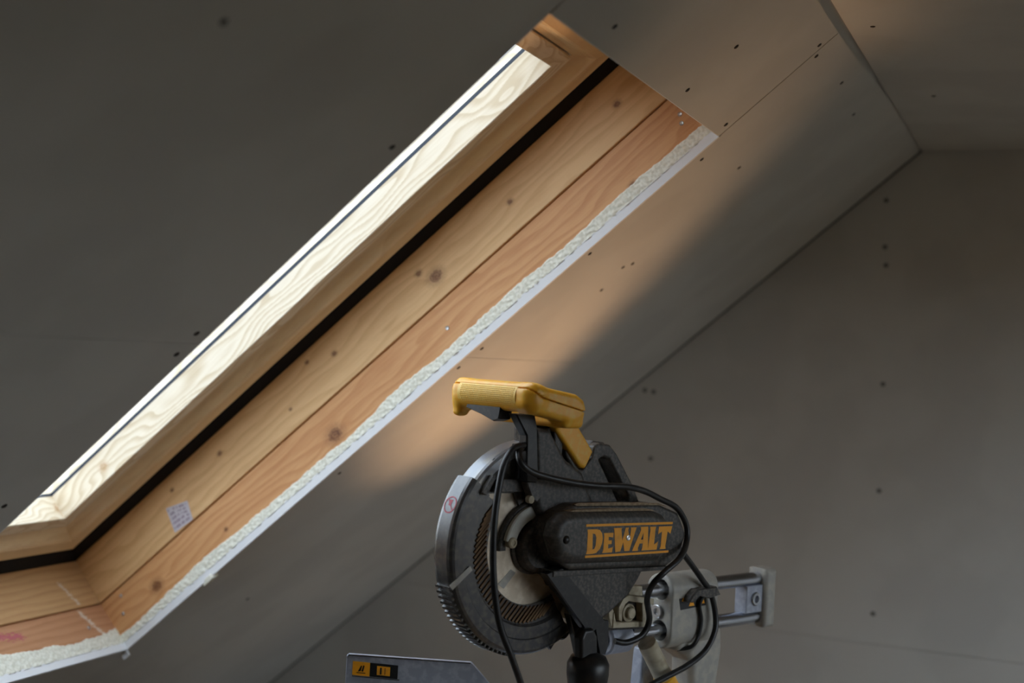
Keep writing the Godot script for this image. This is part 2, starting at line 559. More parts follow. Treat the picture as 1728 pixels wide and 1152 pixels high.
func build_room() -> void:
	var screw := screw_mesh(0.0045)
	# --- sloped wall with the window opening
	var slope := structure("wall_slope", "grey plasterboard roof slope around the roof window", roof)
	var e := 0.0045
	var g := 0.0018
	var js := 0.805
	var panels := [
		[[XW, S_TOP + 0.01], [XL - g, S_TOP + 0.01], [XL - g, js - 0.0006], [XW, js - 0.0006]],
		[[XL + g, S_TOP + 0.016], [XR - g, S_TOP + 0.018], [XR - g, ST - 0.0006], [XL + g, ST - 0.0006]],
		[[XR + g, S_TOP + 0.018], [2.62, S_TOP + 0.012], [2.95, S_TOP + 0.002], [XG - 0.009, S_TOP + 0.004], [XG - 0.006, js - 0.0006], [XR + e, js - 0.0006], [XR + e, ST - e], [XR + g, ST - e]],
		[[XW, js + 0.0006], [XL - g, js + 0.0006], [XL - g, SB + e], [XL - 0.0005, SB + e], [XL - 0.0005, S_END], [XW, S_END]],
		[[XR + e, js + 0.0006], [XG - 0.006, js + 0.0006], [XG - 0.004, S_END], [XR + 0.0005, S_END], [XR + 0.0005, SB + e], [XR + e, SB + e]],
		[[XL, SB + e], [XR, SB + e], [XR, S_END], [XL, S_END]],
	]
	var spots := [
		[[1.004, 0.352], [1.431, 0.417], [1.432, 0.784], [0.42, 0.36], [1.43, 0.06]],
		[[1.625, 0.132], [2.004, 0.039], [2.004, 0.138], [2.287, -0.063], [2.279, 0.144]],
		[[2.325, -0.048], [2.344, 0.221], [2.556, 0.195], [2.585, 0.571], [2.559, 0.501], [2.586, 0.486], [2.332, 0.491], [2.339, 0.777], [2.571, -0.056], [2.826, -0.038]],
		[[1.436, 0.828], [1.409, 1.165], [1.0, 0.9]],
		[[2.334, 0.837], [2.347, 1.184], [2.636, 1.71]],
		[[1.9, 1.86]],
	]
	for i in panels.size():
		var st := tool()
		var outline := PackedVector2Array()
		for p in panels[i]:
			outline.append(Vector2(p[0], p[1]))
		prism(st, outline, 0.0, 0.0125)
		var o := part("panel", done(st), mat.gypsum, slope)
		add_screws(spots[i], o, screw, mat.screw, func(p): return Transform3D(Basis.IDENTITY, Vector3(p[0], p[1], 0.0)))
	var st2 := tool()
	prism(st2, rect(XW - 0.1, S_TOP - 0.3, XL - 0.03, S_END + 0.2), 0.014, 0.06)
	prism(st2, rect(XR + 0.03, S_TOP - 0.3, XG + 0.1, S_END + 0.2), 0.014, 0.06)
	prism(st2, rect(XL - 0.03, S_TOP - 0.3, XR + 0.03, ST - 0.03), 0.014, 0.06)
	prism(st2, rect(XL - 0.03, SB + 0.03, XR + 0.03, S_END + 0.2), 0.014, 0.06)
	part("backing", done(st2), mat.void, slope)
	# recessed strip where the slope boards stop short of the ceiling
	part("filler_strip", box(Vector3(1.4, S_TOP - 0.012, 0.007), Vector3(XG - 0.002, S_TOP + 0.04, 0.0135)), mat.gypsum, slope)
	# roof deck round the window, outside
	var st3 := tool()
	var q := 0.027
	prism(st3, rect(XL - 0.3, ST - 0.3, XL + q, SB + 0.3), 0.275, 0.30)
	prism(st3, rect(XR - q, ST - 0.3, XR + 0.3, SB + 0.3), 0.275, 0.30)
	prism(st3, rect(XL + q, ST - 0.3, XR - q, ST + q), 0.275, 0.30)
	prism(st3, rect(XL + q, SB - q, XR - q, SB + 0.3), 0.275, 0.30)
	part("roof_deck", done(st3), mat.void, slope)

	# --- gable wall the slope runs into
	var gable := structure("wall_gable", "grey plasterboard gable wall meeting the slope and ceiling")
	var jy := EYE.y - 0.71
	var side := Transform3D(Basis(Vector3(0, 0, -1), Vector3.UP, Vector3.RIGHT), Vector3.ZERO)
	var cut := func(y: float) -> float:                     # where the slope meets the gable at height y, with an open joint
		return (ROOF_GAP / sin(PITCH) + (EYE.y - y) / tan(PITCH)) - 0.004
	var gu := tool()
	prism(gu, PackedVector2Array([Vector2(cut.call(jy + 0.0005), jy + 0.0005), Vector2(cut.call(CEIL + 0.05), CEIL + 0.05), Vector2(-4.3, CEIL + 0.05), Vector2(-4.3, jy + 0.0005)]), XG, XG + 0.0125, 0.0, side)
	var upper := part("panel", done(gu), mat.gypsum, gable)
	var gl := tool()
	prism(gl, PackedVector2Array([Vector2(cut.call(0.0), 0.0), Vector2(cut.call(jy - 0.0005), jy - 0.0005), Vector2(-4.3, jy - 0.0005), Vector2(-4.3, 0.0)]), XG, XG + 0.0125, 0.0, side)
	part("panel", done(gl), mat.gypsum, gable)
	part("backing", box(Vector3(XG + 0.014, -0.1, -3.2), Vector3(XG + 0.1, 2.5, 4.4)), mat.void, gable)
	var big := screw_mesh(0.007)
	add_screws([[-0.455, 0.347], [-0.458, 0.472], [-0.45, 0.298], [-0.442, -0.019], [-0.438, -0.303], [-0.437, -0.63], [-1.1, -0.075], [-1.074, -0.078], [-1.072, -0.268]], upper, big, mat.filled, func(p): return Transform3D(Basis(Vector3(0, 0, -1), Vector3.UP, Vector3.RIGHT), Vector3(XG, EYE.y + p[1], p[0])))
	# --- flat ceiling
	var ceiling := structure("ceiling", "flat grey plasterboard ceiling above the slope")
	var board := part("panel", box(Vector3(XW, CEIL, -0.374), Vector3(XG - 0.004, CEIL + 0.0125, 1.6)), mat.gypsum, ceiling)
	part("backing", box(Vector3(XW - 0.1, CEIL + 0.014, -0.7), Vector3(XG + 0.1, CEIL + 0.1, 1.9)), mat.void, ceiling)
	add_screws([[2.318, -0.331], [2.913, -0.282]], board, screw, mat.screw, func(p): return Transform3D(Basis(Vector3.RIGHT, Vector3(0, 0, -1), Vector3.UP), Vector3(p[0], CEIL, p[1])))
	# --- the rest of the room, behind and below the camera
	var deck := structure("floor", "wooden board floor of the attic")
	part("surface", box(Vector3(XW - 0.1, -0.06, -3.2), Vector3(XG + 0.1, 0.0, 4.4)), mat.floor, deck)
	var knee := structure("wall_knee", "low plasterboard knee wall under the slope")
	part("panel", box(Vector3(XW, 0.0, -2.75), Vector3(XG, 0.32, -2.70)), mat.gypsum, knee)
	var back := structure("wall_back", "far plasterboard gable wall of the attic")
	part("panel", box(Vector3(XW - 0.05, -0.05, -3.1), Vector3(XW, 2.4, 4.3)), mat.gypsum, back)
	var over := Transform3D(Basis(Vector3(-1, 0, 0), Vector3(0, -sin(PITCH), cos(PITCH)), Vector3(0, cos(PITCH), sin(PITCH))), Vector3(0, CEIL, 1.6))
	var opposite := structure("wall_opposite", "plasterboard slope on the other side of the attic", over)
	var x0 := -OPP_X1
	var x1 := -OPP_X0
	part("panel", box(Vector3(-XG - 0.05, -0.05, 0), Vector3(x0, 3.5, 0.06)), mat.gypsum, opposite)
	part("panel", box(Vector3(x1, -0.05, 0), Vector3(-XW + 0.05, 3.5, 0.06)), mat.gypsum, opposite)
	part("panel", box(Vector3(x0, -0.05, 0), Vector3(x1, OPP_S0, 0.06)), mat.gypsum, opposite)
	part("panel", box(Vector3(x0, OPP_S1, 0), Vector3(x1, 3.5, 0.06)), mat.gypsum, opposite)
	var light := structure("window_added_2", "added unseen roof window across the attic for fill light", over)  # unseen window, added and sized to brighten the room and saw
	var d := 0.16
	part("lining_board", box(Vector3(x0, OPP_S0 - 0.02, 0.0), Vector3(x1, OPP_S0, d)), mat.pine_bench, light)
	part("lining_board", box(Vector3(x0, OPP_S1, 0.0), Vector3(x1, OPP_S1 + 0.02, d)), mat.pine_bench, light)
	part("lining_board", box(Vector3(x0 - 0.02, OPP_S0 - 0.02, 0.0), Vector3(x0, OPP_S1 + 0.02, d)), mat.pine_bench, light)
	part("lining_board", box(Vector3(x1, OPP_S0 - 0.02, 0.0), Vector3(x1 + 0.02, OPP_S1 + 0.02, d)), mat.pine_bench, light)
	part("pane", box(Vector3(x0, OPP_S0, d - 0.01), Vector3(x1, OPP_S1, d - 0.006)), mat.glass, light)

# ------------------------------------------------------------------ lining boards of the opening
func board_mesh(side: String, z0: float, z1: float, length: float, thick := 0.026) -> ArrayMesh:
	# boards stand on edge round the opening; texture runs along them on the face seen from the opening
	var st := tool()
	var a: Vector3
	var along: Vector3
	var out: Vector3
	if side == "right":
		a = Vector3(XR, ST - 0.026, 0); along = Vector3(0, 1, 0); out = Vector3(1, 0, 0)
	elif side == "left":
		a = Vector3(XL, ST - 0.026, 0); along = Vector3(0, 1, 0); out = Vector3(-1, 0, 0)
	elif side == "bottom":
		a = Vector3(XL, SB, 0); along = Vector3(1, 0, 0); out = Vector3(0, 1, 0)
	else:
		a = Vector3(XL, ST, 0); along = Vector3(1, 0, 0); out = Vector3(0, -1, 0)
	var c := 0.0015
	var sec := [[0.0, z0 + c], [c, z0], [thick, z0], [thick, z1], [c, z1], [0.0, z1 - c]]
	var at := func(s, t): return a + along * (t * length) + out * s[0] + Vector3(0, 0, s[1])
	var inward: bool = along.cross(Vector3(0, 0, 1)).dot(out) > 0
	st.set_smooth_group(-1)
	for i in 6:
		var j := (i + 1) % 6
		var p := [at.call(sec[i], 0.0), at.call(sec[j], 0.0), at.call(sec[j], 1.0), at.call(sec[i], 1.0)]
		var v := [(sec[i][1] - z0) / (z1 - z0), (sec[j][1] - z0) / (z1 - z0)]
		if i == 0 or i == 2 or i == 1 or i == 3 or i == 4:
			pass
		var uv := [Vector2(0, v[0]), Vector2(0, v[1]), Vector2(1, v[1]), Vector2(1, v[0])]
		var order := [0, 1, 2, 0, 2, 3] if inward else [0, 2, 1, 0, 3, 2]
		for k in order:
			st.set_uv(uv[k])
			st.add_vertex(p[k])
	for e in 2:
		for k in [[0, 1, 2], [0, 2, 3], [0, 3, 4], [0, 4, 5]]:
			var o := [k[0], k[1], k[2]] if (e == 0) != inward else [k[0], k[2], k[1]]
			for n in o:
				st.set_uv(Vector2(0.01, 0.1 + 0.1 * n))
				st.add_vertex(at.call(sec[n], float(e)))
	st.generate_normals()
	return st.commit()

func bead_mesh(side: String, length: float, z_in: float, reach: float, seed_: int) -> ArrayMesh:
	var st := tool()
	st.set_smooth_group(0)
	var edge := noise(seed_, 14.0, 3)
	var lump := noise(seed_ + 1, 90.0, 3)
	var nx := int(length / 0.0035)
	var nz := 12
	var at := func(i: int, k: int) -> Vector3:
		var s := length * i / nx
		var far := z_in + reach * (1.0 + 0.45 * edge.get_noise_2d(s * 0.25, 0.0) + 0.14 * edge.get_noise_2d(s * 3.0, 5.0))
		var t := float(k) / nz
		var z := lerpf(z_in - 0.002, far, t)
		var up := 0.0032 + 0.0034 * lump.get_noise_2d(s, z) + 0.0010 * lump.get_noise_2d(s * 3.0, z * 3.0)
		up = maxf(up, 0.0006) * (1.0 - 0.6 * t)
		if k == nz:
			up = -0.001
		if side == "right":
			return Vector3(XR - up, ST + s, z)
		return Vector3(XL + s, SB - up, z)
	for i in nx:
		for k in nz:
			if side == "right":
				quad(st, at.call(i, k), at.call(i, k + 1), at.call(i + 1, k + 1), at.call(i + 1, k))
			else:
				quad(st, at.call(i, k), at.call(i + 1, k), at.call(i + 1, k + 1), at.call(i, k + 1))
	return done(st)

func build_lining() -> void:
	var lining := structure("trim_1", "pine boards lining the roof window opening in two rows", roof)
	var warm := Color(0.80, 0.61, 0.42)
	var late := Color(0.66, 0.44, 0.26)
	var l := SB - ST + 0.052
	# right hand boards, whose knots can be told apart
	var t1 := pine(1280, 96, l, 0.115, Color(0.86, 0.65, 0.44), Color(0.73, 0.48, 0.28), 48.0, 1.5, [[0.982, 0.053, 0.015], [1.526, 0.062, 0.012], [0.20, 0.035, 0.007], [0.33, 0.02, 0.006], [1.31, 0.055, 0.004]], 101)
	var b1 := part("board", board_mesh("right", 0.002, 0.1165, l), wood(t1), lining)
	b1.set_meta("label", "pine board with round dark knots beside the plaster edge")
	var t2 := pine(1280, 96, l, 0.114, Color(0.91, 0.75, 0.54), Color(0.79, 0.60, 0.39), 40.0, 1.4, [[0.613, 0.044, 0.013], [0.639, 0.073, 0.006], [0.945, 0.093, 0.004], [0.884, 0.067, 0.005], [0.405, 0.056, 0.005], [0.131, 0.058, 0.006], [1.227, 0.073, 0.005], [1.034, 0.040, 0.003], [1.371, 0.084, 0.004]], 102)
	var b2 := part("board", board_mesh("right", 0.1200, 0.2315, l), wood(t2), lining)
	b2.set_meta("label", "paler pine board with small knots and a paper label")
	var w := XR - XL
	var t3 := pine(512, 96, w, 0.115, Color(0.78, 0.58, 0.43), Color(0.66, 0.45, 0.30), 60.0, 0.7, [[0.3, 0.06, 0.01]], 103)
	t3 = rubbed(t3, Vector2(0.770, 0.106), Vector2(0.806, 0.042), 0.008, w, 0.115, Color(0.90, 0.88, 0.84), 301, 0.55)
	t3 = rubbed(t3, Vector2(0.535, 0.094), Vector2(0.585, 0.084), 0.012, w, 0.115, Color(0.72, 0.34, 0.42), 302, 0.6)
	var b3 := part("board", board_mesh("bottom", 0.002, 0.1165, w), wood(t3), lining)
	var t4 := pine(512, 96, w, 0.114, Color(0.82, 0.66, 0.47), Color(0.70, 0.52, 0.34), 60.0, 0.7, [[0.2, 0.05, 0.01]], 104)
	var plainwood := wood(t4)
	part("board", board_mesh("bottom", 0.1200, 0.2315, w), wood(rubbed(t4, Vector2(0.758, 0.066), Vector2(0.782, 0.010), 0.007, w, 0.114, Color(0.90, 0.88, 0.84), 303, 0.5)), lining)
	part("board", board_mesh("top", 0.002, 0.1165, w), plainwood, lining)
	part("board", board_mesh("top", 0.1200, 0.2315, w), plainwood, lining)
	part("board", board_mesh("left", 0.002, 0.1165, l), wood(t1), lining)
	part("board", board_mesh("left", 0.1200, 0.2315, l), wood(t2), lining)
	# bright screw heads in the boards
	var head := screw_mesh(0.0042)
	var face := Basis(Vector3(0, 1, 0), Vector3(0, 0, 1), Vector3(1, 0, 0))
	add_screws([[0.63, 0.0676], [1.609, 0.0669], [1.591, 0.1008], [0.036, 0.0655], [0.028, 0.0805]], b1, head, mat.steel_screw, func(p): return Transform3D(face, Vector3(XR, ST + p[0], p[1])))
	add_screws([[2.235, 0.07]], b3, head, mat.steel_screw, func(p): return Transform3D(Basis(Vector3(1, 0, 0), Vector3(0, 0, -1), Vector3(0, 1, 0)), Vector3(p[0], SB, p[1])))
	# printed paper label
	var img := Image.create(96, 72, false, Image.FORMAT_RGB8)
	img.fill(Color(0.80, 0.78, 0.80))
	var rng := RandomNumberGenerator.new()
	rng.seed = 5
	for row in 5:
		var x := 5
		while x < 88:
			var k := rng.randi_range(1, 3)
			if rng.randf() < 0.8:
				img.fill_rect(Rect2i(x, 6 + row * 13, k, 8), Color(0.42, 0.36, 0.46).lerp(Color(0.55, 0.42, 0.50), rng.randf()))
			x += k + 2
	var sm := plain(Color.WHITE, 0.7)
	sm.albedo_texture = texture(img)
	var ls := tool()
	ls.set_smooth_group(-1)
	var lp := [Vector3(XR - 0.0008, ST + 1.381, 0.1805), Vector3(XR - 0.0008, ST + 1.326, 0.161), Vector3(XR - 0.0008, ST + 1.339, 0.1214), Vector3(XR - 0.0008, ST + 1.393, 0.1261)]
	var lu := [Vector2(0, 0), Vector2(1, 0), Vector2(1, 1), Vector2(0, 1)]
	for k in [0, 1, 2, 0, 2, 3]:
		ls.set_uv(lu[k])
		ls.add_vertex(lp[k])
	var paper := part("paper_label", done(ls), sm, b2)
	paper.set_meta("label", "small white printed paper label")
	# cut edge of the plasterboard and rough plaster behind it
	var t := 0.0175
	part("board_edge", box(Vector3(XR - 0.0025, ST, -0.0004), Vector3(XR + 0.0045, SB + 0.0045, t)), mat.core, lining)
	part("board_edge", box(Vector3(XL - 0.0045, SB - 0.0025, -0.0004), Vector3(XR - 0.0025, SB + 0.0045, t)), mat.core, lining)
	part("board_edge", box(Vector3(XL - 0.0018, ST, 0.0002), Vector3(XL + 0.0005, SB - 0.0025, t)), mat.core, lining)
	part("board_edge", box(Vector3(XL + 0.001, ST - 0.0006, 0.0002), Vector3(XR - 0.0025, ST + 0.0005, t)), mat.core, lining)
	var bead := part("plaster_bead", bead_mesh("right", SB - ST, t, 0.021, 71), mat.bead, lining)
	bead.set_meta("label", "rough cream plaster bead along the board edge")
	part("plaster_bead", bead_mesh("bottom", XR - XL, t, 0.036, 72), mat.bead, lining)
	# torn scraps of board paper hanging at the corner
	var scrap := tool()
	prism(scrap, PackedVector2Array([Vector2(XR - 0.006, SB - 0.002), Vector2(XR + 0.003, SB + 0.002), Vector2(XR + 0.002, SB + 0.018), Vector2(XR - 0.007, SB + 0.017), Vector2(XR - 0.004, SB + 0.008)]), -0.014, -0.001, 0.0008)
	part("torn_scrap", done(scrap), mat.core, lining)
	var scrap2 := tool()
	prism(scrap2, PackedVector2Array([Vector2(XR - 0.006, SB - 0.275), Vector2(XR + 0.006, SB - 0.285), Vector2(XR + 0.011, SB - 0.262), Vector2(XR - 0.001, SB - 0.246)]), -0.006, 0.004, 0.001)
	part("torn_scrap", done(scrap2), mat.bead, lining)

# ------------------------------------------------------------------ roof window
func build_window() -> void:
	var window := structure("window_1", "pale pine roof window with its sash closed", roof)
	var tf := pine(768, 96, 1.6, 0.13, Color(0.95, 0.85, 0.68), Color(0.86, 0.72, 0.53), 50.0, 1.0, [], 201)
	var ts := pine(1280, 128, 1.4, 0.16, Color(0.95, 0.90, 0.81), Color(0.85, 0.77, 0.64), 62.0, 4.2, [[1.16, 0.05, 0.007]], 202, Color(0.72, 0.55, 0.38), 0.8)
	var frame_m := wood(tf, 0.42)
	frame_m.clearcoat_enabled = true
	frame_m.clearcoat = 0.6
	frame_m.clearcoat_roughness = 0.22
	var sash_m := wood(ts, 0.5)
	# sections as [inward offset g, depth z] all round the opening
	var frame_sec := [[0.039, 0.240], [0.074, 0.240], [0.079, 0.243], [0.089, 0.257], [0.094, 0.262], [0.1005, 0.2655], [0.1005, 0.335], [0.039, 0.335]]
	var sash_sec := [[0.1035, 0.2630], [0.1055, 0.260], [0.1365, 0.260], [0.138, 0.2615], [0.138, 0.318], [0.128, 0.318], [0.128, 0.345], [0.1035, 0.345]]
	var gasket_sec := [[0.129, 0.3182], [0.1385, 0.3182], [0.1385, 0.3245], [0.129, 0.3245]]
	var runs := [["right", SB - ST], ["left", SB - ST], ["top", XR - XL], ["bottom", XR - XL]]
	for item in [["frame_member", frame_sec, frame_m, 0.30], ["sash_member", sash_sec, sash_m, 0.20], ["gasket", gasket_sec, mat.gasket, 0.05]]:
		for r in runs:
			var side: String = r[0]
			var full: float = r[1]
			var ends := func(s) -> Array:
				var g: float = s[0]
				var z: float = s[1]
				if side == "right":
					return [Vector3(XR - g, ST + g, z), Vector3(XR - g, SB - g, z), g / full, 1.0 - g / full]
				if side == "left":
					return [Vector3(XL + g, ST + g, z), Vector3(XL + g, SB - g, z), g / full, 1.0 - g / full]
				if side == "top":
					return [Vector3(XL + g, ST + g, z), Vector3(XR - g, ST + g, z), g / full, 1.0 - g / full]
				return [Vector3(XL + g, SB - g, z), Vector3(XR - g, SB - g, z), g / full, 1.0 - g / full]
			var o := part(item[0], member(item[1], ends, item[3], side in ["left", "bottom"]), item[2], window)
			if item[0] == "sash_member" and side == "bottom":
				o.set_meta("label", "bottom rail of the pale pine sash")
	var gg := 0.129
	part("pane", box(Vector3(XL + gg, ST + gg, 0.3248), Vector3(XR - gg, SB - gg, 0.3288)), mat.glass, window)
	# dark membrane closing the gap between lining and frame
	var st := tool()
	for r in runs:
		var p := []
		for s in [[-0.004, 0.2320], [0.028, 0.272], [0.0385, 0.272]]:
			var g: float = s[0]
			var z: float = s[1]
			if r[0] == "right":
				p.append([Vector3(XR - g, ST + g, z), Vector3(XR - g, SB - g, z)])
			elif r[0] == "left":
				p.append([Vector3(XL + g, ST + g, z), Vector3(XL + g, SB - g, z)])
			elif r[0] == "top":
				p.append([Vector3(XL + g, ST + g, z), Vector3(XR - g, ST + g, z)])
			else:
				p.append([Vector3(XL + g, SB - g, z), Vector3(XR - g, SB - g, z)])
		st.set_smooth_group(-1)
		for k in 2:
			quad(st, p[k][0], p[k][1], p[k + 1][1], p[k + 1][0])
	part("membrane", done(st), mat.membrane, window)

# ------------------------------------------------------------------ mitre saw
func logo_letters() -> Array:
	# outlines in a 0..1 box per letter: [x0, x1, y0, y1, list of simple outlines]
	return [
		[0.010, 0.190, 0.08, 0.90, [
			[[0, 0], [0.42, 0], [0.38, 0.16], [0.36, 0.84], [0.40, 1], [0.03, 1], [0.06, 0.85], [0.05, 0.15]],
			[[0.35, 1], [0.35, 0.83], [0.52, 0.80], [0.60, 0.66], [0.58, 0.34], [0.50, 0.20], [0.35, 0.16], [0.35, 0], [0.62, 0.03], [0.85, 0.18], [0.97, 0.42], [1.0, 0.62], [0.94, 0.82], [0.80, 0.96], [0.62, 1]]]],
		[0.192, 0.312, 0.09, 0.76, [
			[[0, 0], [0.95, 0], [1.0, 0.27], [0.55, 0.20], [0.54, 0.42], [0.85, 0.42], [0.86, 0.62], [0.54, 0.62], [0.54, 0.80], [0.97, 0.76], [0.97, 1], [0.06, 1], [0.12, 0.86], [0.10, 0.14]]]],
		[0.308, 0.572, 0.09, 0.92, [
			[[0.0, 1], [0.36, 1], [0.34, 0.92], [0.41, 0.46], [0.52, 1], [0.66, 1], [0.63, 0.90], [0.74, 0.44], [0.76, 0.92], [0.74, 1], [1.0, 1], [0.97, 0.90], [0.76, 0.02], [0.54, 0.02], [0.46, 0.40], [0.36, 0.02], [0.14, 0.0], [0.03, 0.90]]]],
		[0.545, 0.738, 0.09, 0.93, [
			[[0.0, 0.0], [0.36, 0.0], [0.34, 0.12], [0.42, 0.30], [0.62, 0.30], [0.62, 0.12], [0.58, 0.0], [1.0, 0.0], [0.97, 0.14], [0.84, 1.0], [0.38, 1.0], [0.43, 0.86], [0.06, 0.14]],
			]],
		[0.728, 0.850, 0.09, 0.92, [
			[[0.0, 0.0], [0.96, 0.0], [1.0, 0.36], [0.62, 0.22], [0.58, 0.86], [0.62, 1.0], [0.02, 1.0], [0.10, 0.88], [0.06, 0.12]]]],
		[0.838, 1.0, 0.10, 0.92, [
			[[0.26, 0.0], [0.74, 0.0], [0.68, 0.12], [0.70, 0.78], [0.94, 0.66], [1.0, 1.0], [0.0, 1.0], [0.0, 0.66], [0.28, 0.78], [0.32, 0.12]]]],
	]

func build_saw() -> void:
	var up := 0.40                                             # blade centre above the saw's foot
	var base := Basis(Vector3(0.90473, 0, 0.42598), Vector3.UP, Vector3(-0.42598, 0, 0.90473))
	var centre := EYE + Vector3(1.93831, -0.29755, -0.76565)
	var saw := thing("mitre_saw", "black and yellow sliding mitre saw with raised blade below the roof window", "mitre saw", Transform3D(base, centre - Vector3(0, up, 0)))
	var o := Vector3(0, up, 0)

	# blade
	var teeth := []
	for i in 60:
		var t := TAU * i / 60.0
		for q in [[0.0, 145.0], [0.045, 152.0], [0.062, 151.0], [0.072, 143.0]]:
			teeth.append([cos(t + q[0]) * q[1], sin(t + q[0]) * q[1]])
	var blade := part("blade", plate(teeth, -1.3, 1.3), mat.blade, saw, o)
	blade.set_meta("label", "dust-covered round saw blade")
	part("wear_mark", plate([[-64, -55], [-38, -34], [-28, -40], [-51, -63]], 1.3, 1.9), mat.cast_grey, blade)

	# lower guard, swung round the blade
	var c := Vector2(0.0, 0.004)
	var lower := part("lower_guard", sweep_arc([[95, 8], [125, 8], [129, 13], [147, 13], [149, 15], [165, 15], [169, 13.5], [172, 10], [173, 5], [173, -20], [172, -25], [169, -28.5], [165, -30], [95, -30], [95, -27], [164, -27], [168, -22], [169, 5], [164, 11], [149, 11], [147, 9], [130, 9], [126, 5], [95, 5]], 141.0, 300.0, 72, c), mat.guard, saw, o)
	lower.set_meta("label", "dark grey rounded blade guard with ribbed lower rim")
	var rib_mesh := box(Vector3(0.171, -0.0021, -0.026), Vector3(0.1765, 0.0021, 0.009), 0.0012)
	for i in 21:
		var t := deg_to_rad(199.0 + i * 3.1)
		var r := part("rib", rib_mesh, mat.guard, lower)
		r.transform = Transform3D(Basis(Vector3(0, 0, 1), t), Vector3(c.x, c.y, 0))
	for i in 34:
		var t := deg_to_rad(146.0 + i * 4.4)
		var rel := absf(cos(t - PI / 4))
		var len_ := minf(0.026 / maxf(rel, 0.3), 0.034)
		var bar := part("louver", box(Vector3(-len_ / 2, -0.0019, 0.006), Vector3(len_ / 2, 0.0019, 0.0108), 0.0007), mat.louver, lower)
		bar.transform = Transform3D(Basis(Vector3(0, 0, 1), PI / 4), Vector3(c.x + cos(t) * 0.110, c.y + sin(t) * 0.110, 0))
	part("light_flash_strip", plate([[-172, -47], [-134, -20], [-129, -27], [-166, -54]], 14.6, 15.6), mat.cast_grey, lower)  # flash of light on the guard face, laid on as a pale strip
	# red warning print on the rim
	var rp := tool()
	rp.set_smooth_group(-1)
	var onrim := func(s: float, b: float) -> Vector3:
		var t := deg_to_rad(157.5) + s / 0.1735
		return Vector3(c.x + cos(t) * 0.17345, c.y + sin(t) * 0.17345, b)
	for i in 28:
		var t0 := TAU * i / 28
		var t1 := TAU * (i + 1) / 28
		var p := []
		for q in [[0.0135, t0], [0.0135, t1], [0.0115, t1], [0.0115, t0]]:
			p.append(onrim.call(sin(q[1]) * q[0], -0.008 + cos(q[1]) * q[0]))
		quad(rp, p[0], p[1], p[2], p[3])
	for k in 4:
		var s0 := -0.009 + k * 0.0045
		quad(rp, onrim.call(s0, -0.008 + s0 - 0.001), onrim.call(s0 + 0.0045, -0.008 + s0 + 0.0035), onrim.call(s0 + 0.0045, -0.008 + s0 + 0.006), onrim.call(s0, -0.008 + s0 + 0.0015))
	quad(rp, onrim.call(-0.008, -0.012), onrim.call(0.001, -0.012), onrim.call(0.002, -0.006), onrim.call(-0.008, -0.005))
	part("warning_print", done(rp), mat.red_print, lower).set_meta("label", "red round warning print")

	# upper guard
	var upper := part("upper_guard", sweep_arc([[150, 12], [162, 12], [166, 10], [168, 6], [168, -22], [166, -26], [95, -26], [95, -23], [163, -23], [165, -20], [165, 5], [162, 8.5], [150, 8.5]], 40.0, 152.0, 48), mat.guard_metal, saw, o)
	upper.set_meta("label", "grey metal upper blade guard")
	part("guard_inner_plate", plate([[-129, 100], [-112, 122], [-92, 140], [-57, 153], [-14, 158], [10, 150], [6, 84], [-20, 84], [-34, 66], [-46, 86], [-112, 87]], 3, 9, 1), mat.black, saw, o)
	part("guard_inner_box", plate([[-99, 90], [-83, 110], [-35, 109], [-21, 88]], 9, 18, 2), mat.black, saw, o)
	part("guard_fin", plate([[-123, 90], [-103, 116], [-97, 113], [-114, 86]], 9, 22, 1), mat.black, saw, o)

	# arbor
	var ax := Transform3D(Basis.IDENTITY, Vector3(0.004, 0.002, 0))
	part("arbor_ring", turned([[0.0, 1.0], [0.046, 0.0013], [0.046, 0.006], [0.043, 0.008], [0.0, 0.008]].map(func(q): return [q[0], minf(q[1], 0.008)]), 40, ax), mat.black, saw, o)
	part("arbor_hub", turned([[0.041, 0.006], [0.041, 0.014], [0.038, 0.022], [0.033, 0.026], [0.012, 0.027], [0.0, 0.027]], 40, ax), mat.black, saw, o)
	part("arbor_bolt", turned([[0.009, 0.026], [0.009, 0.033], [0.0075, 0.0345], [0.0, 0.0345]], 6, Transform3D(Basis.IDENTITY, Vector3(0.006, 0.004, 0))), mat.steel_screw, saw, o)
	part("arbor_bolt", turned([[0.005, 0.026], [0.005, 0.031], [0.0, 0.0315]], 12, Transform3D(Basis.IDENTITY, Vector3(-0.004, 0.016, 0))), mat.cream, saw, o)
	part("link_ring", sweep_arc([[58, 2], [73, 2], [73, 9], [71, 11], [60, 11], [58, 9]], 95.0, 182.0, 30), mat.black, saw, o)
	var crescent := part("link_arm", sweep_arc([[47, 12], [68, 12], [68, 18.5], [66, 20], [49, 20], [47, 18.5]], 88.0, 168.0, 30), mat.pale_metal, saw, o)
	crescent.set_meta("label", "pale grey curved link arm")
	part("link_screw", turned([[0.0085, 0.012], [0.0085, 0.022], [0.0065, 0.024], [0.004, 0.024], [0.0035, 0.022], [0.0, 0.022]], 18, Transform3D(Basis.IDENTITY, Vector3(-0.055, 0.011, 0))), mat.cream, saw, o)

	# gear case and motor
	part("gear_case", casting([[-30, 190], [2, 187], [40, 140], [80, 118], [110, 60], [120, -20], [105, -60], [40, -66], [22, -34], [14, 20], [-18, 66], [-22, 118]], -24, 34, 9, 4.0), mat.black, saw, o)
	part("bracket_plate", casting([[17, 186], [37, 164], [37, 138], [95, 66], [95, 44], [20, 44]], -2, 27, 3, 3.0), mat.black, saw, o)
